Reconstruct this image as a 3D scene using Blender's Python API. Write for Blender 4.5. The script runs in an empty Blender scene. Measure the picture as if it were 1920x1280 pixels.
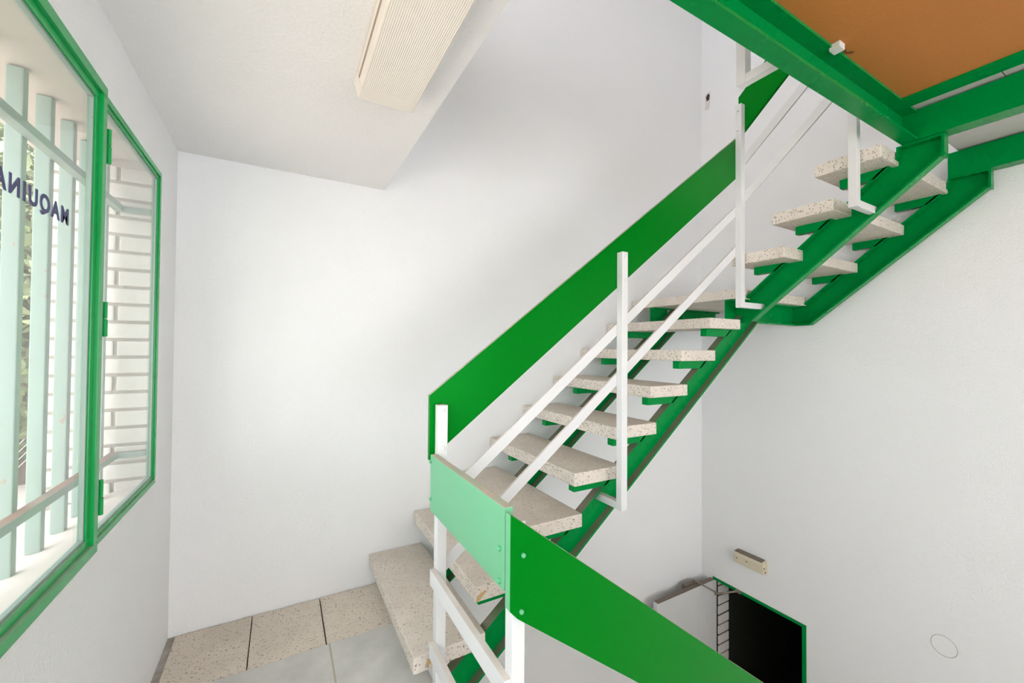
import bpy, bmesh, math, random
from mathutils import Vector, Matrix
random.seed(7)
S = bpy.context.scene
C = S.collection

# ---------------------------------------------------------------- camera
FPX, YAW, PITCH, ROLL, EYE = 764.74, 0.513779, 0.015676, 0.007961, 1.5
cam_d = bpy.data.cameras.new('camera'); cam = bpy.data.objects.new('camera', cam_d); C.objects.link(cam)
cam_d.sensor_width = 36.0; cam_d.lens = FPX / 1920 * 36.0; cam_d.clip_start = 0.01
fw = Vector((math.sin(YAW), math.cos(YAW), 0)); rt = Vector((math.cos(YAW), -math.sin(YAW), 0)); up = Vector((0, 0, 1))
f2 = fw * math.cos(PITCH) + up * math.sin(PITCH); u2 = up * math.cos(PITCH) - fw * math.sin(PITCH)
r3 = rt * math.cos(ROLL) + u2 * math.sin(ROLL); u3 = u2 * math.cos(ROLL) - rt * math.sin(ROLL)
cam.matrix_world = Matrix(((r3.x, u3.x, -f2.x, 0), (r3.y, u3.y, -f2.y, 0), (r3.z, u3.z, -f2.z, EYE), (0, 0, 0, 1)))
S.camera = cam

# ---------------------------------------------------------------- world and exposure
SKY = 2.9
w = bpy.data.worlds.new('world'); S.world = w; w.use_nodes = True
bg = w.node_tree.nodes['Background']; bg.inputs[0].default_value = (0.965, 0.97, 1.0, 1); bg.inputs[1].default_value = SKY
sun_d = bpy.data.lights.new('sun', 'SUN'); sun = bpy.data.objects.new('sun', sun_d); C.objects.link(sun)
sun_d.energy = 10.0; sun_d.angle = 0.02; sun_d.color = (1.0, 0.95, 0.90)
sun.rotation_euler = Vector((-0.28, -0.12, -1.0)).to_track_quat('-Z', 'Y').to_euler()      # high sun from behind the building, on the street
S.view_settings.view_transform = 'Standard'; S.view_settings.look = 'None'
S.view_settings.exposure = 1.03; S.view_settings.gamma = 1.0; S.view_settings.use_curve_mapping = False

# ---------------------------------------------------------------- measured places (metres; camera stands at 0,0)
XL, XR, YB = -0.487, 3.776, 2.704          # left wall, right wall, back wall
CEIL, UPF, LOWF = 2.515, 2.80, -2.80       # landing ceiling, upper floor, lower floor
LEDGE = 0.615                              # landing edge
WTOP, YF = 5.4, -3.6
rise = 0.217
def tz(n): return 0.193 + rise * (n - 1)
def txl(n): return 0.50 + 0.2815 * (n - 1)
TT, TD = 0.07, 0.335                       # tread thickness and depth

# ---------------------------------------------------------------- materials
def newmat(name):
    m = bpy.data.materials.new(name); m.use_nodes = True
    nt = m.node_tree; b = nt.nodes['Principled BSDF']
    return m, nt, b
def N(nt, t, **k):
    n = nt.nodes.new(t)
    for a, v in k.items():
        if a.startswith('i_'):
            n.inputs[int(a[2:]) if a[2:].isdigit() else a[2:]].default_value = v
        else: setattr(n, a, v)
    return n
def ramp(nt, fac, stops):
    r = nt.nodes.new('ShaderNodeValToRGB'); e = r.color_ramp.elements
    while len(e) < len(stops): e.new(0.5)
    for el, (p, c) in zip(e, stops): el.position = p; el.color = (*c, 1)
    nt.links.new(fac, r.inputs[0]); return r.outputs[0]
def coords(nt):
    return N(nt, 'ShaderNodeNewGeometry').outputs['Position']
def noise(nt, v, scale, detail=3, rough=0.5):
    n = N(nt, 'ShaderNodeTexNoise'); n.inputs['Scale'].default_value = scale; n.inputs['Detail'].default_value = detail
    n.inputs['Roughness'].default_value = rough; nt.links.new(v, n.inputs['Vector']); return n.outputs['Fac']
def mixc(nt, fac, a, b):
    m = N(nt, 'ShaderNodeMix', data_type='RGBA')
    for s, x in ((0, fac), (6, a), (7, b)):
        if hasattr(x, 'links') or hasattr(x, 'is_linked'): nt.links.new(x, m.inputs[s])
        else: m.inputs[s].default_value = x if s == 0 else (*x, 1)
    return m.outputs[2]
def bump(nt, b, h, strength, dist):
    n = N(nt, 'ShaderNodeBump'); n.inputs['Strength'].default_value = strength; n.inputs['Distance'].default_value = dist
    nt.links.new(h, n.inputs['Height']); nt.links.new(n.outputs[0], b.inputs['Normal'])
def mth(nt, op, a, b=None):
    n = N(nt, 'ShaderNodeMath', operation=op)
    for i, x in enumerate((a, b)):
        if x is None: continue
        if hasattr(x, 'is_linked'): nt.links.new(x, n.inputs[i])
        else: n.inputs[i].default_value = x
    return n.outputs[0]
def dustfac(nt, lo, hi, v):
    g = N(nt, 'ShaderNodeNewGeometry'); s = N(nt, 'ShaderNodeSeparateXYZ'); nt.links.new(g.outputs['Normal'], s.inputs[0])
    mr = N(nt, 'ShaderNodeMapRange'); mr.inputs[1].default_value = lo; mr.inputs[2].default_value = hi
    nt.links.new(s.outputs[2], mr.inputs[0])
    n = noise(nt, v, 9, 4)
    mr2 = N(nt, 'ShaderNodeMapRange'); mr2.inputs[1].default_value = 0.2; mr2.inputs[2].default_value = 0.6; mr2.inputs[3].default_value = 0.45
    nt.links.new(n, mr2.inputs[0])
    return mth(nt, 'MULTIPLY', mr.outputs[0], mr2.outputs[0])

def plaster(name, col, col2, bs=0.35, sc=95):
    m, nt, b = newmat(name); v = coords(nt)
    c = mixc(nt, noise(nt, v, 1.3, 3), col, col2)
    nt.links.new(c, b.inputs['Base Color']); b.inputs['Roughness'].default_value = 0.75
    h = mth(nt, 'ADD', noise(nt, v, sc, 3, 0.6), mth(nt, 'MULTIPLY', noise(nt, v, 9, 2), 0.6))
    bump(nt, b, h, bs, 0.004); return m
M_wall = plaster('white_plaster', (0.87, 0.87, 0.87), (0.83, 0.835, 0.84), 0.75)
M_ceil = plaster('ceiling_plaster', (0.88, 0.87, 0.865), (0.85, 0.84, 0.835), 0.9, 70)
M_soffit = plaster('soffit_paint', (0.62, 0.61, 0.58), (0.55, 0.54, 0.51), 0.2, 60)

def paint(name, col, rough, dust=None, chip=0.0, lo=0.55, hi=0.8, spec=0.4, tint=None):
    m, nt, b = newmat(name); v = coords(nt)
    c2 = tuple(x * 0.9 for x in col)
    c = mixc(nt, noise(nt, v, 4, 3), col, c2)
    if chip:
        f = ramp(nt, noise(nt, v, 22, 5, 0.6), [(0.68, (0, 0, 0)), (0.70, (1, 1, 1))])
        c = mixc(nt, f, c, (0.33, 0.24, 0.17))
    r = mth(nt, 'ADD', mth(nt, 'MULTIPLY', noise(nt, v, 6, 4), 0.08), rough - 0.04)
    if dust:
        d = dustfac(nt, lo, hi, v); c = mixc(nt, d, c, dust)
        r = mth(nt, 'ADD', r, mth(nt, 'MULTIPLY', d, 0.5))
    nt.links.new(c, b.inputs['Base Color']); nt.links.new(r, b.inputs['Roughness']); b.inputs['Specular IOR Level'].default_value = spec
    if tint: b.inputs['Specular Tint'].default_value = (*tint, 1)
    bump(nt, b, noise(nt, v, 60, 2), 0.06, 0.002); return m
GREEN = (0.0, 0.18, 0.008)
M_green = paint('green_gloss_paint', GREEN, 0.24, spec=0.3, tint=(0.05, 0.8, 0.15), dust=(0.47, 0.42, 0.36), lo=0.6, hi=0.75)
M_steel = paint('green_steel_paint', (0.0, 0.245, 0.048), 0.27, spec=0.3, tint=(0.05, 0.8, 0.15), dust=(0.22, 0.19, 0.15), lo=0.6, hi=0.75)
M_frame = paint('green_window_paint', (0.006, 0.40, 0.09), 0.22, dust=(0.34, 0.44, 0.33), lo=0.75, hi=0.9)
M_white = paint('white_gloss_paint', (0.76, 0.76, 0.76), 0.35, dust=(0.60, 0.54, 0.49), lo=0.6, hi=0.75)
M_pale = paint('pale_green_paint', (0.30, 0.39, 0.345), 0.5, chip=1.0)
M_rusty = paint('rusting_pale_paint', (0.30, 0.39, 0.345), 0.5, dust=(0.26, 0.14, 0.10), lo=0.6, hi=0.75)
M_lit_green = paint('lit_green_paint', (0.16, 0.46, 0.25), 0.4, dust=(0.50, 0.42, 0.34), lo=0.6, hi=0.75)  # paler copy of the green, with the window's light put into the colour
M_bolt = paint('bolt_paint', (0.80, 0.78, 0.77), 0.3)
M_gbolt = paint('green_bolt_paint', (0.10, 0.42, 0.20), 0.3)

def terrazzo(name, base, top):
    m, nt, b = newmat(name); v = coords(nt)
    vo = N(nt, 'ShaderNodeTexVoronoi'); vo.inputs['Scale'].default_value = 110; nt.links.new(v, vo.inputs['Vector'])
    vo2 = N(nt, 'ShaderNodeTexVoronoi'); vo2.inputs['Scale'].default_value = 48; nt.links.new(v, vo2.inputs['Vector'])
    sp = N(nt, 'ShaderNodeSeparateColor'); nt.links.new(vo.outputs['Color'], sp.inputs[0])
    sp2 = N(nt, 'ShaderNodeSeparateColor'); nt.links.new(vo2.outputs['Color'], sp2.inputs[0])
    stone = ramp(nt, sp.outputs[0], [(0.0, (0.78, 0.73, 0.66)), (0.45, (0.70, 0.63, 0.55)), (0.75, (0.56, 0.48, 0.41)), (0.90, (0.30, 0.25, 0.20)), (1.0, (0.19, 0.16, 0.14))])
    near = ramp(nt, vo.outputs['Distance'], [(0.30, (1, 1, 1)), (0.48, (0, 0, 0))])
    c = mixc(nt, near, base, stone)
    big = ramp(nt, sp2.outputs[1], [(0.90, (0, 0, 0)), (0.93, (1, 1, 1))])
    near2 = ramp(nt, vo2.outputs['Distance'], [(0.22, (1, 1, 1)), (0.30, (0, 0, 0))])
    c = mixc(nt, mth(nt, 'MULTIPLY', big, near2), c, (0.30, 0.25, 0.21))
    st = ramp(nt, noise(nt, v, 2.6, 5, 0.6), [(0.42, (0, 0, 0)), (0.75, (0.55, 0.55, 0.55))])
    c = mixc(nt, st, c, tuple(x * 0.62 for x in base))
    c = mixc(nt, mth(nt, 'MULTIPLY', dustfac(nt, 0.7, 0.9, v), top), c, (0.47, 0.40, 0.33))
    nt.links.new(c, b.inputs['Base Color']); b.inputs['Roughness'].default_value = 0.55
    bump(nt, b, noise(nt, v, 160, 2), 0.12, 0.002); return m
M_terr = terrazzo('terrazzo', (0.76, 0.69, 0.61), 0.45)
M_tile = terrazzo('terrazzo_floor', (0.78, 0.69, 0.58), 0.2)

def simple(name, col, rough=0.6, metal=0.0, c2=None, sc=6, bs=0.0, bsc=80):
    m, nt, b = newmat(name); v = coords(nt)
    c = mixc(nt, noise(nt, v, sc, 4, 0.6), col, c2 or tuple(x * 0.85 for x in col))
    nt.links.new(c, b.inputs['Base Color']); b.inputs['Roughness'].default_value = rough; b.inputs['Metallic'].default_value = metal
    if bs: bump(nt, b, noise(nt, v, bsc, 3), bs, 0.003)
    return m
M_cement = simple('cement', (0.74, 0.72, 0.68), 0.6, c2=(0.42, 0.42, 0.39), sc=6.5, bs=0.1)
M_dark = simple('dark_gap', (0.05, 0.045, 0.04), 0.9)
M_brown = simple('brown_metal', (0.16, 0.12, 0.095), 0.5)
M_leaf = simple('door_laminate', (0.72, 0.72, 0.71), 0.45)
M_store = simple('store_gloom', (0.016, 0.02, 0.012), 0.7, c2=(0.010, 0.012, 0.008), sc=2)  # near-black colour paints in the gloom of the unlit room
M_brick = simple('white_painted_brick', (0.74, 0.70, 0.67), 0.8, c2=(0.64, 0.60, 0.56), sc=14, bs=0.3)
M_mortar = simple('brick_mortar', (0.47, 0.42, 0.37), 0.9)
M_sill = simple('sill_render', (0.66, 0.58, 0.54), 0.85, c2=(0.56, 0.49, 0.45), bs=0.2)
M_cream = simple('cream_plastic', (0.72, 0.66, 0.50), 0.45, c2=(0.60, 0.53, 0.38), sc=22)
M_creamtop = simple('dusty_plastic', (0.20, 0.165, 0.13), 0.8)
M_tape = simple('masking_tape', (0.62, 0.42, 0.20), 0.7)
M_pencil = simple('pencil_mark', (0.46, 0.44, 0.41), 0.9)
M_diff = simple('diffuser_plastic', (0.82, 0.77, 0.70), 0.35, c2=(0.78, 0.72, 0.64), sc=3)
M_house = simple('fitting_enamel', (0.80, 0.76, 0.70), 0.4)
M_blue = simple('blue_vinyl', (0.045, 0.045, 0.17), 0.5)
M_bark = simple('bark', (0.12, 0.09, 0.07), 0.9)
M_green_leaf = simple('leaf_green', (0.055, 0.08, 0.035), 0.6, c2=(0.19, 0.22, 0.09), sc=3)
M_ground = simple('pavement', (0.50, 0.43, 0.39), 0.9, c2=(0.38, 0.32, 0.29), sc=2, bs=0.3)
M_wire = simple('fence_wire', (0.35, 0.35, 0.34), 0.5, 0.6)
m, nt, b = newmat('chipboard'); v = coords(nt)
c = mixc(nt, noise(nt, v, 1.6, 4, 0.6), (0.54, 0.205, 0.036), (0.45, 0.16, 0.027))
c = mixc(nt, ramp(nt, noise(nt, v, 150, 3, 0.7), [(0.35, (0, 0, 0)), (0.7, (0.5, 0.5, 0.5))]), c, (0.37, 0.13, 0.022))
nt.links.new(c, b.inputs['Base Color']); b.inputs['Roughness'].default_value = 0.7; M_chip = m
m, nt, b = newmat('red_brick'); v = coords(nt)
bt = N(nt, 'ShaderNodeTexBrick'); bt.inputs['Scale'].default_value = 3.5; bt.inputs['Color1'].default_value = (0.33, 0.19, 0.14, 1)
bt.inputs['Color2'].default_value = (0.40, 0.26, 0.2, 1); bt.inputs['Mortar'].default_value = (0.45, 0.42, 0.38, 1)
mp = N(nt, 'ShaderNodeMapping'); mp.inputs['Rotation'].default_value = (math.pi / 2, 0, 0); nt.links.new(v, mp.inputs[0]); nt.links.new(mp.outputs[0], bt.inputs[0])
nt.links.new(bt.outputs[0], b.inputs['Base Color']); b.inputs['Roughness'].default_value = 0.9; M_red = m
# window glass: thin sheet, see-through with a Fresnel sheen and a little grime
m = bpy.data.materials.new('window_glass'); m.use_nodes = True; nt = m.node_tree; nt.nodes.clear()
o = N(nt, 'ShaderNodeOutputMaterial'); tr = N(nt, 'ShaderNodeBsdfTransparent'); tr.inputs[0].default_value = (0.95, 0.97, 0.96, 1)
gl = N(nt, 'ShaderNodeBsdfGlossy'); gl.inputs['Roughness'].default_value = 0.03
geo = N(nt, 'ShaderNodeNewGeometry'); dt = N(nt, 'ShaderNodeVectorMath', operation='DOT_PRODUCT')
nt.links.new(geo.outputs['Incoming'], dt.inputs[0]); nt.links.new(geo.outputs['Normal'], dt.inputs[1])
cs = mth(nt, 'SUBTRACT', 1.0, mth(nt, 'ABSOLUTE', dt.outputs['Value'])); fz5 = mth(nt, 'ADD', mth(nt, 'MULTIPLY', mth(nt, 'POWER', cs, 5.0), 0.95), 0.04)
mx = N(nt, 'ShaderNodeMixShader'); nt.links.new(fz5, mx.inputs[0]); nt.links.new(tr.outputs[0], mx.inputs[1]); nt.links.new(gl.outputs[0], mx.inputs[2])
df = N(nt, 'ShaderNodeBsdfDiffuse'); df.inputs[0].default_value = (0.8, 0.8, 0.78, 1)
g2 = N(nt, 'ShaderNodeMixShader'); v = coords(nt)
gr = ramp(nt, noise(nt, v, 5, 4, 0.6), [(0.35, (0.01, 0.01, 0.01)), (0.8, (0.06, 0.06, 0.06))])
nt.links.new(gr, g2.inputs[0]); nt.links.new(mx.outputs[0], g2.inputs[1]); nt.links.new(df.outputs[0], g2.inputs[2]); nt.links.new(g2.outputs[0], o.inputs[0])
M_glass = m

# ---------------------------------------------------------------- builders
BASE = {}
def tag(o, label=None, cat=None, group=None, kind=None):
    if label: o['label'] = label
    if cat: o['category'] = cat
    if group: o['group'] = group
    if kind: o['kind'] = kind
    return o
def thing(name, loc, label, cat, group=None, kind=None):
    o = bpy.data.objects.new(name, None); C.objects.link(o); o.location = loc; o.empty_display_size = 0.1
    BASE[o.name] = Vector(loc); return tag(o, label, cat, group, kind)
def link(name, bm, mat, parent=None, smooth=False, origin=None):
    """bm holds world coordinates; the object is placed at its parent's base or at the given origin"""
    base = BASE[parent.name] if parent else Vector(origin or (0, 0, 0))
    bmesh.ops.recalc_face_normals(bm, faces=bm.faces)
    if base.length: bmesh.ops.translate(bm, verts=bm.verts, vec=-base)
    me = bpy.data.meshes.new(name); bm.to_mesh(me); bm.free()
    me.materials.append(mat)
    if smooth:
        for p in me.polygons: p.use_smooth = True
    o = bpy.data.objects.new(name, me); C.objects.link(o)
    if parent: o.parent = parent
    else: o.location = base
    BASE[o.name] = base; return o
def addbox(bm, lo, hi, bev=0.0, seg=2):
    vs = [bm.verts.new((x, y, z)) for x in (lo[0], hi[0]) for y in (lo[1], hi[1]) for z in (lo[2], hi[2])]
    fs = [bm.faces.new([vs[i] for i in q]) for q in ((0, 1, 3, 2), (4, 6, 7, 5), (0, 4, 5, 1), (2, 3, 7, 6), (0, 2, 6, 4), (1, 5, 7, 3))]
    if bev:
        es = list({e for f in fs for e in f.edges})
        bmesh.ops.bevel(bm, geom=es, offset=bev, segments=seg, affect='EDGES', profile=0.6)
def box(name, lo, hi, mat, parent=None, bev=0.0, origin=None):
    bm = bmesh.new(); addbox(bm, lo, hi, bev); return link(name, bm, mat, parent, origin=origin)
def P3(axis, a, q):
    """axis is the extrusion axis; q = (u, v) in the other two, in x,y,z order"""
    return {'x': (a, q[0], q[1]), 'y': (q[0], a, q[1]), 'z': (q[0], q[1], a)}[axis]
def addprism(bm, poly, axis, a0, a1, bev=0.0):
    A = [bm.verts.new(P3(axis, a0, q)) for q in poly]; B = [bm.verts.new(P3(axis, a1, q)) for q in poly]
    fs = [bm.faces.new(A), bm.faces.new(B[::-1])]
    n = len(poly)
    for i in range(n): fs.append(bm.faces.new((A[i], B[i], B[(i + 1) % n], A[(i + 1) % n])))
    if bev:
        es = list({e for f in fs for e in f.edges}); bmesh.ops.bevel(bm, geom=es, offset=bev, segments=2, affect='EDGES', profile=0.6)
def prism(name, poly, axis, a0, a1, mat, parent=None, bev=0.0, origin=None):
    bm = bmesh.new(); addprism(bm, poly, axis, a0, a1, bev); return link(name, bm, mat, parent, origin=origin)
def channel(name, top, bot, axis, tip, web, mat, parent, t=0.009):
    """rolled channel: flanges run from tip to web; top/bot are polylines (u,z) of its outer edges"""
    bm = bmesh.new(); tw = t if web > tip else -t
    addprism(bm, top + bot[::-1], axis, web, web - tw)
    def strip(a, b): addprism(bm, a + b[::-1], axis, tip, web - tw)
    def inset(p, q):
        r = []
        for (u, z), (u2, z2) in zip(p, q):
            L = math.hypot(u2 - u, z2 - z); k = 0.011 / L * 1.15; r.append((u + (u2 - u) * k, z + (z2 - z) * k))
        return r
    strip(top, inset(top, bot)); strip(inset(bot, top), bot)
    return link(name, bm, mat, parent)
def addtube(bm, pts, r, n=10, caps=True):
    rings = []
    for i, p in enumerate(pts):
        p = Vector(p); d = Vector(pts[min(i + 1, len(pts) - 1)]) - Vector(pts[max(i - 1, 0)]); d.normalize()
        a = d.orthogonal().normalized(); b_ = d.cross(a)
        if rings:  # keep the frame from twisting
            a = (prev - d * prev.dot(d)).normalized(); b_ = d.cross(a)
        prev = a
        rings.append([bm.verts.new(p + (a * math.cos(2 * math.pi * k / n) + b_ * math.sin(2 * math.pi * k / n)) * (r[i] if isinstance(r, (list, tuple)) else r)) for k in range(n)])
    for A, B in zip(rings, rings[1:]):
        for k in range(n): bm.faces.new((A[k], A[(k + 1) % n], B[(k + 1) % n], B[k]))
    if caps: bm.faces.new(rings[0][::-1]); bm.faces.new(rings[-1])
def bolt(parent, p, d, mat, r=0.0075):
    """domed bolt head: flat collar and round cap along direction d"""
    p = Vector(p); d = Vector(d); bm = bmesh.new()
    addtube(bm, [p - d * 0.001, p + d * 0.003, p + d * 0.006, p + d * 0.008, p + d * 0.009], [r, r, r * 0.85, r * 0.5, r * 0.12], 12)
    return link('bolt', bm, mat, parent, smooth=True)
def structure(o, label=None): return tag(o, label, kind='structure')

# ---------------------------------------------------------------- the setting
# back wall: one plane through all storeys
structure(box('wall_back', (XL - 0.12, YB, LOWF - 0.1), (XR + 0.25, YB + 0.2, WTOP), M_wall), 'white rough plastered back wall behind the staircase')
# left wall with the window opening (y -0.8..2.385, z 0.862..2.30)
bm = bmesh.new(); WX = XL - 0.03
addbox(bm, (WX, YF, LOWF), (XL, YB, 0.866)); addbox(bm, (WX, YF, 2.296), (XL, YB, 3.75)); addbox(bm, (WX, YF, 5.25), (XL, YB, WTOP)); addbox(bm, (WX, YF, 3.75), (XL, -3.3, 5.25)); addbox(bm, (WX, 1.2, 3.75), (XL, YB, 5.25))
addbox(bm, (WX, 2.383, 0.866), (XL, YB, 2.296)); addbox(bm, (WX, YF, 0.866), (XL, -3.3, 2.296))
addbox(bm, (WX, 1.733, 0.866), (XL, 2.383, 0.884)); addbox(bm, (WX, 1.733, 2.275), (XL, 2.383, 2.296))
structure(link('wall_left', bm, M_wall), 'white plastered window wall on the landing')
# right wall with the doorway to the store (y 1.747..2.577, up to z -0.755)
bm = bmesh.new(); DY0, DY1, DZ = 1.747, 2.577, -0.755
addbox(bm, (XR, YF, DZ), (XR + 0.22, YB, WTOP)); addbox(bm, (XR, YF, LOWF), (XR + 0.22, DY0, DZ)); addbox(bm, (XR, DY1, LOWF), (XR + 0.22, YB, DZ))
wall_right = structure(link('wall_right', bm, M_wall), 'white plastered side wall with the small doorway')
# front wall, behind the photographer, with a wide unseen opening added to let daylight in
bm = bmesh.new()
addbox(bm, (XL - 0.12, YF - 0.15, LOWF), (XR + 0.2, YF, 0.2)); addbox(bm, (XL - 0.12, YF - 0.15, 2.4), (XR + 0.2, YF, 5.2)); addbox(bm, (XL - 0.12, YF - 0.15, 5.2), (XR + 0.2, YF, WTOP))
addbox(bm, (XL - 0.12, YF - 0.15, 0.2), (XL + 0.15, YF, 2.4)); addbox(bm, (XR - 0.5, YF - 0.15, 0.2), (XR + 0.2, YF, 2.4))
structure(link('wall_front', bm, M_wall))
structure(box('floor_lower', (XL - 0.1, YF, LOWF - 0.1), (XR + 0.25, YB, LOWF), M_tile))
# landing: cement screed with a strip of terrazzo slabs along the back wall
floor = structure(box('floor', (XL, YF, -0.2), (LEDGE, 2.262, -0.001), M_cement), 'grey worn cement landing floor edged with terrazzo slabs')
box('screed_joint', (0.228, 0.3, -0.003), (0.236, 2.262, 0.0004), simple('joint_sand', (0.46, 0.44, 0.33), 0.9), floor)
box('slab_bed', (XL, 2.262, -0.2), (LEDGE, YB, -0.03), M_dark, floor)
box('wall_grout', (XL, 1.2, -0.03), (-0.456, YB, -0.004), simple('old_grout', (0.55, 0.52, 0.48), 0.9, c2=(0.14, 0.12, 0.10), sc=14), floor)
tl = bmesh.new(); addbox(tl, (-0.456, 2.264, -0.03), (-0.1225, 2.697, 0.0), 0.003)
t0 = link('floor_slab', tl, M_tile, floor)
for k, (a0, wd) in enumerate(((0.338, 0), (0.6775, 0))):
    t = t0.copy(); C.objects.link(t); t.parent = floor; t.location = (a0, 0, 0)
# landing ceiling (the storey above) and the platform floor at the right
structure(box('ceiling', (XL, YF, CEIL), (0.566, YB, UPF), M_ceil), 'white textured ceiling over the landing')
structure(box('ceiling_chipboard', (0.566, YF, 2.756), (2.668, 0.83, 2.775), M_chip), 'bare orange-brown chipboard ceiling between green beams')
structure(box('floor_upper', (0.566, YF, 2.781), (XR, 0.846, UPF + 0.02), M_tile))
bm = bmesh.new(); addprism(bm, [(2.005, 0.792), (2.03, 0.784), (2.05, 0.79), (2.075, 0.772), (2.085, 0.782), (2.06, 0.80), (2.03, 0.796)], 'z', 2.7552, 2.757)
link('stain', bm, simple('glue_stain', (0.16, 0.055, 0.012), 0.6), bpy.data.objects['ceiling_chipboard'])
sy = [0.846, 0.505, -0.6, -1.6, YF]
sof = None
for a, b_ in zip(sy, sy[1:]):
    o = box('soffit_slab', (2.80, b_ + 0.002, 2.765), (XR - 0.005, a - 0.002, 2.780), M_soffit, bpy.data.objects['floor_upper'])
structure(box('roof', (XL - 0.11, YF, WTOP), (XR + 0.2, YB + 0.2, WTOP + 0.1), M_wall))
structure(box('wall_parapet', (0.44, YF, UPF), (0.566, YB, 3.93), M_wall))

# doorway: thin green frame, brick reveal, dark store behind
bm = bmesh.new()
addbox(bm, (XR - 0.006, DY0, DZ - 0.026), (XR + 0.05, DY1, DZ)); addbox(bm, (XR - 0.006, DY0, LOWF), (XR + 0.05, DY0 + 0.03, DZ - 0.026)); 
structure(link('trim_1', bm, M_steel), 'thin green steel frame around the doorway')
bm = bmesh.new()
addbox(bm, (XR + 0.22, DY1 - 0.02, LOWF), (XR + 3.2, DY1 + 0.1, -0.1)); addbox(bm, (XR + 0.22, DY0 - 1.5, LOWF), (XR + 3.2, DY0 - 1.4, -0.1))
addbox(bm, (XR + 3.2, DY0 - 1.5, LOWF), (XR + 3.3, DY1 + 0.1, -0.1)); addbox(bm, (XR + 0.22, DY0 - 1.5, -0.2), (XR + 3.2, DY1 + 0.1, -0.1)); addbox(bm, (XR + 0.22, DY0 - 1.5, LOWF - 0.1), (XR + 3.3, DY1 + 0.1, LOWF))
addbox(bm, (XR + 0.215, DY0 - 1.5, LOWF), (XR + 0.22, DY0 - 0.001, -0.1))
structure(link('wall_store', bm, M_store))
reveal = structure(box('wall_reveal', (XR + 0.05, DY1 - 0.012, LOWF), (XR + 0.218, DY1 - 0.001, DZ), M_dark), 'white block reveal with dark joints inside the doorway')
box('rebate', (XR + 0.03, DY1 - 0.006, LOWF), (XR + 0.05, DY1 - 0.001, DZ - 0.027), M_dark, reveal)
bm = bmesh.new(); addbox(bm, (XR + 0.052, DY1 - 0.026, DZ - 0.095), (XR + 0.218, DY1 - 0.012, DZ - 0.012), 0.004, 1)
k0 = link('block', bm, M_brick, reveal)
for k in range(1, 20):
    o = k0.copy(); C.objects.link(o); o.parent = reveal; o.location = (0, random.uniform(-0.002, 0.002), -0.0975 * k)
# door leaf, swung open in front of the back wall, with its overhead closer
door = thing('door_1', (3.74, 2.57, LOWF), 'white door leaf with a brown top edge, swung open by the back wall', None, kind='structure')
lf = box('door_leaf', (2.951, 2.553, LOWF + 0.01), (3.752, 2.588, -0.775), M_leaf, door, 0.002)
box('top_edge', (2.951, 2.552, -0.775), (3.752, 2.589, -0.766), M_brown, lf)
box('end_trim', (2.945, 2.551, LOWF + 0.01), (2.951, 2.590, -0.768), M_white, lf)
box('hinge_stile', (3.752, 2.556, LOWF + 0.01), (3.80, 2.572, -0.784), M_leaf, lf)
cl = box('door_closer', (3.38, 2.592, -0.80), (3.56, 2.635, -0.752), M_brown, door, 0.006)
EL = Vector((3.548, 2.395, -0.757)); bm = bmesh.new(); addtube(bm, [(3.525, 2.60, -0.742), EL], 0.008); addtube(bm, [EL - Vector((0, 0, 0.012)), (3.765, 2.31, -0.765)], 0.009)
addtube(bm, [(3.525, 2.60, -0.77), (3.525, 2.60, -0.735)], 0.016); addtube(bm, [EL - Vector((0, 0, 0.022)), EL + Vector((0, 0, 0.01))], 0.012); addbox(bm, (3.748, 2.285, -0.778), (3.769, 2.335, -0.756), 0.003)
link('closer_arm', bm, simple('closer_metal', (0.26, 0.22, 0.18), 0.4, 0.4), door)

# marks on the walls
bm = bmesh.new(); pts = [(XR - 0.0008, 0.947 + 0.062 * math.cos(a), -0.414 + 0.064 * math.sin(a)) for a in [2 * math.pi * k / 40 for k in range(41)]]
addtube(bm, pts, 0.0016, 5); link('pencil_circle', bm, M_pencil, wall_right)
bm = bmesh.new(); pt = [(2.607, 4.14), (2.668, 4.12), (2.662, 4.02), (2.668, 3.97), (2.63, 3.955), (2.612, 4.02)]
addprism(bm, pt, 'x', XR - 0.003, XR, 0); pat = link('filler_patch', bm, simple('filler', (0.78, 0.70, 0.66), 0.8), wall_right)
bm = bmesh.new(); addprism(bm, [(2.612, 4.10), (2.632, 4.125), (2.655, 4.095), (2.645, 4.05), (2.62, 4.055)], 'x', XR - 0.005, XR - 0.002)
link('wall_hole', bm, M_dark, pat)

# ---------------------------------------------------------------- windows in the left wall
def ring(bm, x0, x1, y0, y1, z0, z1, wd, bev=0.003):
    addbox(bm, (x0, y0, z0), (x1, y1, z0 + wd), bev); addbox(bm, (x0, y0, z1 - wd), (x1, y1, z1), bev)
    addbox(bm, (x0, y0, z0 + wd), (x1, y0 + wd, z1 - wd), bev); addbox(bm, (x0, y1 - wd, z0 + wd), (x1, y1, z1 - wd), bev)
w1 = thing('window_1', (XL, 0.5, 0.862), 'large green steel window pane with mirrored blue lettering', None, kind='structure')
bm = bmesh.new(); ring(bm, -0.510, -0.479, -3.298, 1.706, 0.872, 2.290, 0.030, 0.002)
for yy in (0.40, -0.85, -2.1): addbox(bm, (-0.510, yy, 0.9), (-0.479, yy + 0.06, 2.26), 0.002)
fr1 = link('frame', bm, M_frame, w1)
SP = ((0.46, 1.676), (-0.79, 0.40), (-2.04, -0.85), (-3.268, -2.1))
bm = bmesh.new()
for a, b_ in SP: ring(bm, -0.508, -0.489, a, b_, 0.902, 2.260, 0.024, 0.002)
link('sash', bm, M_frame, w1)
bm = bmesh.new()
for a, b_ in SP: ring(bm, -0.506, -0.4935, a + 0.024, b_ - 0.024, 0.926, 2.236, 0.007, 0.001)
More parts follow.
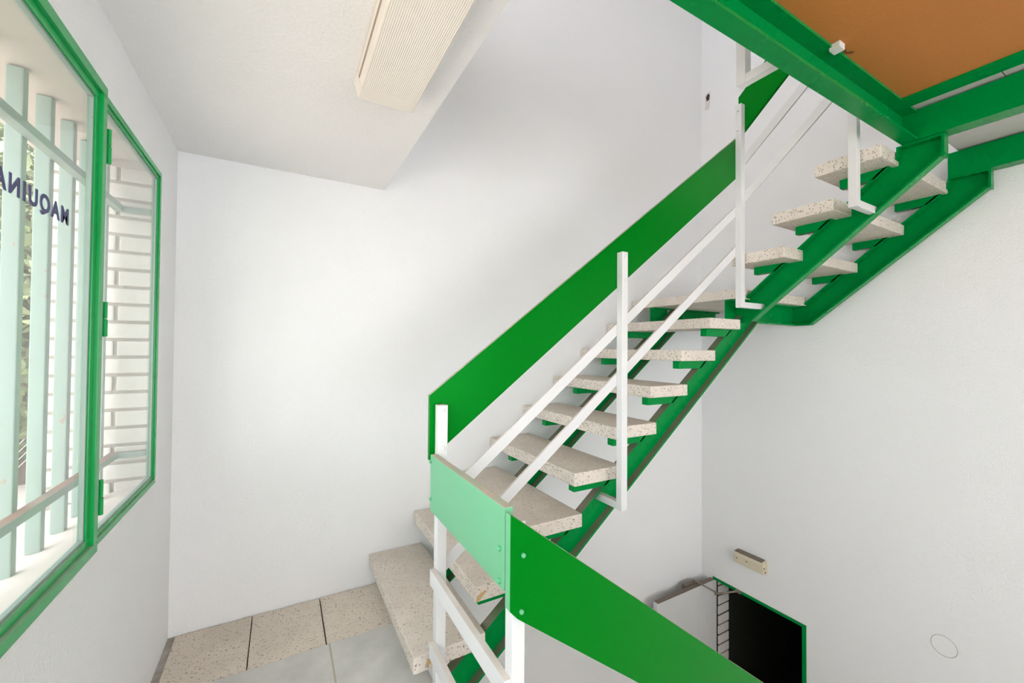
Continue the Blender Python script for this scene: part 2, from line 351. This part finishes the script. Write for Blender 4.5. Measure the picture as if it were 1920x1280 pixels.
link('glazing_bead', bm, M_pale, w1)
for a, b_ in SP: box('pane', (-0.502, a + 0.02, 0.92), (-0.4985, b_ - 0.02, 2.24), M_glass, w1)
w2 = thing('window_2', (XL, 2.06, 0.882), 'narrow green hinged casement beside the corner of the landing', None, kind='structure')
bm = bmesh.new(); ring(bm, -0.512, -0.484, 1.700, 2.383, 0.884, 2.275, 0.020, 0.002); link('frame', bm, M_frame, w2)
bm = bmesh.new(); ring(bm, -0.510, -0.4895, 1.720, 2.363, 0.904, 2.255, 0.014, 0.002); link('sash', bm, M_frame, w2)
bm = bmesh.new(); ring(bm, -0.508, -0.4930, 1.734, 2.349, 0.918, 2.241, 0.006, 0.001); link('glazing_bead', bm, M_pale, w2)
box('pane', (-0.500, 1.73, 0.914), (-0.4965, 2.353, 2.245), M_glass, w2)
for zc in (2.12, 1.58, 1.03):
    bm = bmesh.new(); addtube(bm, [(-0.480, 1.726, zc - 0.055), (-0.480, 1.726, zc - 0.002)], 0.0065, 12); addtube(bm, [(-0.480, 1.726, zc + 0.002), (-0.480, 1.726, zc + 0.053)], 0.0055, 12)
    addbox(bm, (-0.487, 1.722, zc - 0.05), (-0.480, 1.742, zc + 0.05)); link('hinge', bm, M_frame, w2)
# mirrored lettering stuck on the outside of the pane, read from the street
cu = bpy.data.curves.new('lettering', 'FONT'); cu.body = 'MAQUINA'; cu.size = 0.058; cu.extrude = 0.0006; cu.offset = 0.0018; cu.space_character = 1.30
tmp = bpy.data.objects.new('lettering', cu); C.objects.link(tmp)
bpy.context.view_layer.update()
me = bpy.data.meshes.new_from_object(tmp.evaluated_get(bpy.context.evaluated_depsgraph_get()))
bpy.data.objects.remove(tmp); bpy.data.curves.remove(cu)
tx = bpy.data.objects.new('lettering', me); C.objects.link(tx); me.materials.clear(); me.materials.append(M_blue); tx.parent = w1
tx.matrix_local = Matrix.Translation(Vector((-0.4978, 1.520, 1.816)) - BASE[w1.name]) @ Matrix(((0, 0, -1, 0), (-1, 0, 0, 0), (0, 1, 0, 0), (0, 0, 0, 1)))

# outside the window: sloping sill, lintel, white brick side wall, security grille
prism('sill', [(-0.518, 0.880), (-0.98, 0.782), (-0.98, 0.70), (-0.518, 0.70)], 'y', -3.4, 2.42, M_sill); structure(tag(bpy.data.objects['sill']), 'pale rendered sloping sill outside the windows')
bpy.data.objects['sill'].name = 'trim_2'
structure(box('trim_3', (-0.88, 1.0, 2.285), (XL - 0.032, 2.42, 2.55), simple('lintel_render', (0.50, 0.46, 0.42), 0.9)), 'pale lintel soffit outside above the windows')
sw = structure(box('wall_outside', (-0.88, 2.428, 0.2), (XL - 0.032, 2.60, 2.7), M_mortar), 'white painted brick side wall outside the casement')
bm = bmesh.new(); addbox(bm, (0, 0, 0), (0.215, 0.012, 0.064), 0.005, 2)
bme = bpy.data.meshes.new('brick'); bm.to_mesh(bme); bm.free(); bme.materials.append(M_brick)
bm = bmesh.new(); addbox(bm, (0, 0, 0), (0.111, 0.012, 0.064), 0.005, 2); bmh = bpy.data.meshes.new('half_brick'); bm.to_mesh(bmh); bm.free(); bmh.materials.append(M_brick)
for r in range(19):
    z = 0.832 + r * 0.0775
    lay = [(-0.86, bmh), (-0.737, bme)] if r % 2 else [(-0.86, bme), (-0.632, bmh)]
    for x, me_ in lay:
        o = bpy.data.objects.new('brick', me_); C.objects.link(o); o.parent = sw; o.location = (x, 2.417 + random.uniform(-0.0015, 0.0015), z)
gr = thing('window_grille', (-0.66, 1.6, 0.845), 'pale green steel security grille with rusty crossbars outside the windows', 'grille')
bm = bmesh.new(); addbox(bm, (-0.682, 0, 0.846), (-0.646, 0.028, 2.28), 0.003); bar0 = None
for k in range(11):
    y = 2.155 - 0.16 * k
    if bar0 is None:
        bmesh.ops.translate(bm, verts=bm.verts, vec=(0, y, 0)); bar0 = link('bar', bm, M_pale, gr)
    else:
        o = bar0.copy(); C.objects.link(o); o.parent = gr; o.location = (0, -0.16 * k, random.uniform(-0.006, 0.006))
o = bar0.copy(); C.objects.link(o); o.parent = gr; o.location = (0, 0.16, 0)
for z in (1.005, 2.085):
    bm = bmesh.new(); addbox(bm, (-0.645, 0.2, z), (-0.615, 2.414, z + 0.026), 0.002); addbox(bm, (-0.617, 2.392, z), (-0.524, 2.414, z + 0.026), 0.002)
    link('crossbar', bm, M_rusty, gr)

# ---------------------------------------------------------------- staircase
st = thing('staircase', (0.62, 2.2, -0.3), 'quarter-turn staircase of terrazzo treads on green steel channels', 'staircase')
SL = 0.775
def fz(x): return 0.875 + SL * (x - 2.055)           # lower edge of the inclined channels of the first flight
HB, HT = 1.70, tz(9) - TT                            # horizontal part under the corner slab
def flight1(tip, web, xe):
    xb = 2.055 + (HB - 0.875) / SL; V = 0.205; xt = 2.055 + (HT - V - 0.875) / SL
    top = [(LEDGE, fz(LEDGE) + V), (xt, HT), (xe, HT)]; bot = [(LEDGE, fz(LEDGE)), (xb, HB), (xe, HB)]
    return channel('stringer', top, bot, 'y', tip, web, M_steel, st)
sF = flight1(1.762, 1.815, 3.69); sR = flight1(2.45, 2.503, 3.69)
for tip, web in ((1.762, 1.815), (2.45, 2.503)):     # level stubs running out under the edge of the corner slab
    channel('stub', [(2.79, HT), (3.0, HT)], [(2.79, HB), (3.0, HB)], 'y', tip, web - 0.001, M_steel, sF if tip < 2 else sR)
S2 = 0.82
YB0, V2 = 1.67, 0.21
def flight2(tip, web, y0):
    V = V2; yb, zb = YB0, HB
    yt = yb + (V - (HT - HB)) / S2
    ztop = 2.598; ycap = 0.715
    # upper edge runs from the level part to the foot of the cap; lower edge to the cap's end
    yk2 = 0.888
    zk = HT + (yt - yk2) * S2
    top = [(y0, HT), (yt, HT), (yk2, min(zk, ztop - 0.02)), (yk2, ztop), (ycap, ztop)]
    zlow = HB + (yb - ycap) * S2
    bot = [(y0, HB), (yb, HB), (yk2 - 0.03, HB + (yb - yk2 + 0.03) * S2), (ycap + 0.02, zlow - 0.02 * S2), (ycap, zlow)]
    s = channel('stringer', top, bot, 'x', tip, web, M_steel, st)
    sg = 1 if web > tip else -1
    box('end_plate', (min(tip, web), ycap - 0.011, zlow - 0.004), (max(tip, web), ycap, ztop), M_steel, s)
    return s
s3 = flight2(2.872, 2.93, 1.83); s4 = flight2(3.668, 3.726, 1.83)
TREAD = {}
def tread(n, lo, hi, name='tread'):
    bm = bmesh.new(); addbox(bm, lo, hi, 0.006, 2); TREAD[n] = link(name, bm, M_terr, st); return TREAD[n]
for n in range(1, 9):
    x = txl(n); z = tz(n); tread(n, (x, 1.705, z - TT), (x + TD, 2.699, z))
    for tip, s in ((1.762, sF), (2.45, sR)):
        zb = z - TT; zl = zb - 0.052
        xs = lambda zz: 2.055 + (zz - 0.205 - 0.875) / SL
        if n == 1 : continue
        prism('bracket', [(x + 0.042, zb), (x + 0.042, zl), (xs(zl) + 0.02, zl), (xs(zb) + 0.02, zb)], 'y', tip, tip + 0.048, M_steel, s, 0.002)
tread(9, (2.775, 1.705, tz(9) - TT), (3.236, 2.699, tz(9)), 'corner_slab'); tread(9.5, (3.240, 1.705, tz(9) - TT), (3.705, 2.699, tz(9)), 'corner_slab')
y2 = {10: (1.365, 1.705), 11: (1.105, 1.44), 12: (0.893, 1.20)}
for n in (10, 11, 12):
    a, b_ = y2[n]; z = tz(n); tread(n, (2.70, a, z - TT), (3.705, b_, z))
    zb = z - TT; zl = zb - 0.052
    yt = YB0 + (V2 - (HT - HB)) / S2
    ys = lambda zz: yt - (zz - HT) / S2
    for tip, s in ((2.872, s3), (3.668, s4)):
        prism('bracket', [(b_ - 0.055, zb), (b_ - 0.055, zl), (ys(zl) - 0.02, zl), (max(ys(zb) - 0.02, 0.89), zb)], 'x', tip, tip + 0.046, M_steel, s, 0.002)
# yellowed tape scraps on tread ends
def tape(n, pts, y):
    bm = bmesh.new(); addprism(bm, pts, 'y', y - 0.0012, y + 0.0005); link('tape_scrap', bm, M_tape, TREAD[n])
z4 = tz(4); x4 = txl(4) + TD
tape(4, [(x4 - 0.045, z4 - 0.008), (x4 - 0.022, z4 - 0.006), (x4 - 0.018, z4 - 0.05), (x4 - 0.028, z4 - 0.068), (x4 - 0.048, z4 - 0.066)], 1.704)
z2 = tz(2); x2 = txl(2)
tape(2, [(x2 + 0.004, z2 - 0.068), (x2 + 0.02, z2 - 0.062), (x2 + 0.055, z2 - 0.03), (x2 + 0.05, z2 - 0.022), (x2 + 0.006, z2 - 0.042)], 1.704)
z1 = tz(1); x1 = txl(1)
tape(1, [(x1 + 0.05, z1 - 0.05), (x1 + 0.075, z1 - 0.045), (x1 + 0.09, z1 - 0.02), (x1 + 0.06, z1 - 0.025)], 1.704)

# ---------------------------------------------------------------- railings
PW = 0.041
def post(parent, x, y, z0, z1, name='post'): return box(name, (x, y, z0), (x + PW, y + PW, z1), M_white, parent, 0.003)
# first flight: posts with L feet, two flat rails and a broad green board behind the posts
r1 = thing('stair_railing', (0.58, 1.62, 0.0), 'railing of the long stair flight, white posts and broad green board', 'railing')
yp, ybk = 1.60, 1.60 + PW
pA = post(r1, 0.561, yp, 0.0, 1.262); pB = post(r1, 1.575, yp, 0.640, 2.020); pC = post(r1, 2.642, yp, 1.780, 3.145)
box('foot', (1.577, yp + PW, 0.640), (1.614, 1.806, 0.678), M_white, pB, 0.002)
box('foot', (2.642 + PW, yp + 0.003, 1.780), (2.921, yp + PW - 0.003, 1.818), M_white, pC, 0.002)
k = ybk / 1.6
def pl(x, z): return (x * k, EYE + (z - EYE) * k)
U = [pl(0.524, 1.306), pl(0.524, 1.043), pl(2.60, 2.635), pl(2.60, 2.902)]
pu = prism('board', U, 'y', ybk, ybk + 0.022, M_green, r1, 0.002)
for (za, zb_) in (((0.666, 0.959), (2.572, 2.441)), ((0.837, 0.829), (2.571, 2.174))):
    m_ = 0.772; hgt = 0.064
    z_a = za[1] - (za[0] - 0.585) * m_
    q = [pl(0.585, z_a), pl(2.60, z_a + 2.015 * m_)]
    prism('rail', [q[0], (q[0][0], q[0][1] - hgt), (q[1][0], q[1][1] - hgt), q[1]], 'y', ybk, ybk + 0.014, M_white, r1, 0.0015)
for p_, xs_, zs_ in ((pA, 0.583, (1.242, 1.087)), (pB, 1.597, (1.998, 1.870))):
    for z in zs_: bolt(p_, (xs_, yp, z), (0, -1, 0), M_bolt)
for z in (3.10, 2.97): bolt(pC, (2.642, 1.622, z), (-1, 0, 0), M_bolt)
for z in (2.86, 2.715): bolt(pC, (2.664, yp, z), (0, -1, 0), M_bolt)
# landing guard: green board and two rails between the far and the near post
r2 = thing('landing_railing', (0.58, 0.99, 0.0), 'landing guard rail with short pale-lit green board and white posts', 'railing')
pD = post(r2, 0.558, 0.975, 0.0, 1.02)
ba = box('board', (0.531, 0.977, 0.842), (0.560, 1.606, 1.066), M_lit_green, r2, 0.003)  # window glare on this board is part of its paint colour
for z0, z1 in ((0.535, 0.597), (0.242, 0.304)): box('rail', (0.538, 0.98, z0), (0.560, 1.618, z1), M_white, r2, 0.002)
for (y, z) in ((1.596, 1.04), (1.591, 0.892), (1.0, 0.948), (1.0, 0.861)): bolt(ba, (0.531, y, z), (-1, 0, 0), M_gbolt)
# descending flight: green board falling away to the right
r3_ = thing('descending_railing', (1.6, 0.98, -1.0), 'glossy green board of the descending flight railing with three bolts', 'railing')
sB = -0.765
def bz(x, z): return z + sB * (x - 0.534)
B = [(0.536, 1.058), (0.536, 0.80), (0.56, 0.775), (2.66, bz(2.66, 0.795)), (2.66, bz(2.66, 1.058))]
bb = prism('board', B, 'y', 0.95, 0.975, M_green, r3_, 0.003)
box('lit_edge', (0.5350, 0.9505, 0.802), (0.5362, 0.9745, 1.056), M_lit_green, bb)  # thin pale strip paints window light onto the board's end face
for (x, z) in ((0.576, 0.941), (0.571, 0.792)): bolt(bb, (x, 0.95, z + 0.0), (0, -1, 0), M_gbolt)
for x in (1.6, 2.6): box('post', (x, 0.976, -1.35 - 0.77 * (x - 1.6)), (x + PW, 0.976 + PW, bz(x, 1.0)), M_white, r3_, 0.003)
sl = [(LEDGE, -0.06), (3.2, -0.06 - 2.585 * 0.77)]; s_lo = [(a, b_ - 0.2) for a, b_ in sl]
channel('stringer', sl, s_lo, 'y', 0.90, 0.955, M_steel, r3_)
for z0 in (0.50,): prism('rail', [(0.6, z0), (0.6, z0 - 0.06), (2.64, z0 - 0.06 - 2.04 * 0.765), (2.64, z0 - 2.04 * 0.765)], 'y', 0.960, 0.9745, M_white, r3_)
# second flight
r4 = thing('upper_flight_railing', (2.66, 1.0, 2.25), 'railing of the short upper flight, white post below green beam', 'railing')
pE = post(r4, 2.642, 0.975, 2.268, 3.62)
box('foot', (2.642 + PW, 0.978, 2.268), (2.921, 0.978 + PW - 0.006, 2.306), M_white, pE, 0.002)
xk = 2.642 + PW; s2 = -0.845
V0 = [(1.645, 3.215), (1.645, 2.935), (0.95, 2.935 - 0.695 * s2), (0.95, 3.215 - 0.695 * s2)]
prism('board', V0, 'x', xk, xk + 0.022, M_green, r4, 0.002)
for z0 in (2.705, 2.455):
    kz = EYE + (z0 - EYE) * xk / 2.6
    prism('rail', [(1.60, kz + 0.068), (1.60, kz), (0.95, kz - 0.65 * s2), (0.95, kz + 0.068 - 0.65 * s2)], 'x', xk, xk + 0.012, M_white, r4)
# upper floor guard: one post on its L foot
r5 = thing('upper_guard_post', (1.72, 1.03, 2.62), 'white guard post on a bracket foot beside the upper green beam', 'post')
g = box('post', (1.700, 1.012, 2.640), (1.742, 1.053, 3.75), M_white, r5, 0.003)
box('foot', (1.702, 0.862, 2.640), (1.740, 1.012, 2.676), M_white, g, 0.002)

# ---------------------------------------------------------------- steel beams of the upper platform
Z0, Z1 = 2.600, 2.755
bm1 = thing('edge_beam', (1.9, 0.84, Z0), 'green steel edge beam crossing beside the chipboard ceiling', 'beam')
channel('channel_section', [(0.566, Z1), (2.859, Z1)], [(0.566, Z0), (2.859, Z0)], 'y', 0.800, 0.866, M_steel, bm1)
bm2 = thing('platform_beam', (2.9, -0.6, Z0), 'green steel beam carrying the top of the inner stringer', 'beam')
channel('channel_section', [(YF, Z1), (0.866, Z1)], [(YF, Z0), (0.866, Z0)], 'x', 2.955, 2.860, M_steel, bm2)
prism('trim_strip', [(2.668, 2.742), (2.765, 2.742), (2.765, 2.756), (2.668, 2.756)], 'y', YF, 0.80, M_steel, bm2)
bm4 = thing('wall_beam', (3.7, -0.6, Z0), 'dark green steel beam running beside the white side wall', 'beam')
channel('channel_section', [(YF, Z1), (0.886, Z1)], [(YF, Z0), (0.886, Z0)], 'x', 3.755, 3.672, M_steel, bm4)
tag(box('spacer_block', (1.945, 0.772, 2.730), (1.990, 0.81, 2.7555), M_white, None, 0.002, origin=(1.97, 0.79, 2.715)), 'small white block wedged between chipboard ceiling and green beam', 'block')

# ---------------------------------------------------------------- ceiling light
fl = thing('ceiling_light', (0.34, 0.9, CEIL), 'long unlit fluorescent ceiling light with a ribbed yellowed diffuser', 'ceiling light')
FY0, FY1 = 0.40, 1.62
prism('housing', [(0.222, CEIL), (0.458, CEIL), (0.458, CEIL - 0.022), (0.222, CEIL - 0.022)], 'y', FY0, FY1, M_house, fl)
bm = bmesh.new(); prof = [(0.224, CEIL - 0.022), (0.236, 2.446)]
nr = 64
for i in range(nr + 1):
    x = 0.240 + (0.442 - 0.240) * i / nr; prof.append((x, 2.440 - (0.0012 if i % 2 else 0.0)))
prof += [(0.446, 2.446), (0.456, CEIL - 0.022)]
addprism(bm, prof, 'y', FY0 + 0.004, FY1 - 0.075); link('diffuser', bm, M_diff, fl)
prism('end_cap', [(0.222, CEIL - 0.022), (0.235, 2.446), (0.239, 2.4395), (0.443, 2.4395), (0.447, 2.446), (0.458, CEIL - 0.022)], 'y', FY1 - 0.075, FY1, M_diff, fl, 0.001)
box('side_slot', (0.2265, FY0 + 0.01, 2.468), (0.232, FY1 - 0.08, 2.474), simple('slot_dirt', (0.42, 0.34, 0.28), 0.8), fl)
# emergency light on the right wall
em = thing('emergency_light', (XR, 2.18, -0.48), 'small yellowed emergency light box above the doorway', 'light')
box('base', (XR - 0.02, 2.052, -0.487), (XR, 2.322, -0.371), M_cream, em, 0.003)
bm = bmesh.new(); addprism(bm, [(XR - 0.02, -0.487), (XR - 0.068, -0.478), (XR - 0.068, -0.398), (XR - 0.05, -0.376), (XR - 0.02, -0.374)], 'y', 2.056, 2.318, 0.004); ln = link('lens', bm, M_cream, em)
box('dust_lid', (XR - 0.062, 2.07, -0.380), (XR - 0.003, 2.314, -0.368), M_creamtop, em, 0.002)
for yy, zz in ((2.20, -0.425), (2.29, -0.43)): bolt(ln, (XR - 0.068, yy, zz), (-1, 0, 0), M_creamtop, 0.006)
for xx, zz in ((XR - 0.05, -0.425), (XR - 0.035, -0.462)): bolt(ln, (xx, 2.056, zz), (0, -1, 0), M_creamtop, 0.006)

# ---------------------------------------------------------------- street outside the window
GZ = -0.35
structure(box('ground', (-30, -8, GZ - 0.1), (XL - 0.115, 40, GZ), M_ground), 'brown paved ground outside the window')
lw = tag(box('garden_wall', (-9, 5.6, GZ), (-1.3, 5.8, GZ + 0.27), M_red, origin=(-5, 5.7, GZ)), 'low red brick garden wall under the wire fence', 'wall')
fe = thing('wire_fence', (-5, 5.7, GZ + 0.27), 'grey wire fence standing on the brick garden wall', 'fence')
for x in [-8.5 + 1.2 * i for i in range(6)]:
    bm = bmesh.new(); addtube(bm, [(x, 5.7, GZ + 0.27), (x, 5.7, 0.62)], 0.025); link('fence_post', bm, M_wire, fe)
bm = bmesh.new(); addtube(bm, [(-8.6, 5.7, 0.60), (-2.4, 5.7, 0.60)], 0.018); link('fence_rail', bm, M_wire, fe)
bm = bmesh.new()
for i in range(110):
    x = -8.6 + i * 0.0563
    for d in (-1, 1): addtube(bm, [(x, 5.7, GZ + 0.29), (x + d * 0.5, 5.7, 0.59)], 0.004, 3, False)
o = link('fence_mesh', bm, M_wire, fe); o['kind'] = 'stuff'
def tree(x, y, h, rad, seed, label):
    rnd = random.Random(seed)
    t = thing('tree', (x, y, GZ), label, 'tree', 'trees beyond the fence')
    bm = bmesh.new(); addtube(bm, [(x, y, GZ), (x + 0.05, y, GZ + h * 0.35), (x, y + 0.05, GZ + h * 0.75)], [0.16, 0.12, 0.05], 9)
    for i in range(7):
        a = rnd.uniform(0, 6.28); z = GZ + h * rnd.uniform(0.3, 0.65)
        addtube(bm, [(x, y, z), (x + math.cos(a) * rad * 0.6, y + math.sin(a) * rad * 0.6, z + h * 0.2)], [0.05, 0.015], 6)
    link('trunk', bm, M_bark, t)
    vs, fs = [], []
    for i in range(6500):
        a, u = rnd.uniform(0, 6.2832), rnd.uniform(-1, 1); r = rad * rnd.random() ** 0.33; q = math.sqrt(1 - u * u)
        c0 = Vector((r * q * math.cos(a), r * q * math.sin(a), GZ + h * 0.56 + u * h * 0.5 * r / rad))
        d = Vector((rnd.gauss(0, 1), rnd.gauss(0, 1), rnd.gauss(0, 1))).normalized(); e = d.orthogonal().normalized(); L = rnd.uniform(0.08, 0.16)
        n = len(vs)
        for p in (c0 - d * L, c0 + e * L * 0.35, c0 + d * L, c0 - e * L * 0.35): vs.append(tuple(p))
        fs.append((n, n + 1, n + 2, n + 3))
    me = bpy.data.meshes.new('foliage'); me.from_pydata(vs, [], fs); me.materials.append(M_green_leaf)
    o = bpy.data.objects.new('foliage', me); C.objects.link(o); o.parent = t; o.location = (0, 0, -GZ); o['kind'] = 'stuff'
for i, (x, y, h, rad) in enumerate(((-3.0, 8.0, 4.8, 1.6), (-7.4, 9.6, 5.6, 1.7), (-4.0, 12.6, 6.5, 1.9), (-7.0, 16.5, 7.0, 2.0))):
    tree(x, y, h, rad, i, 'leafy green tree standing beyond the wire fence')
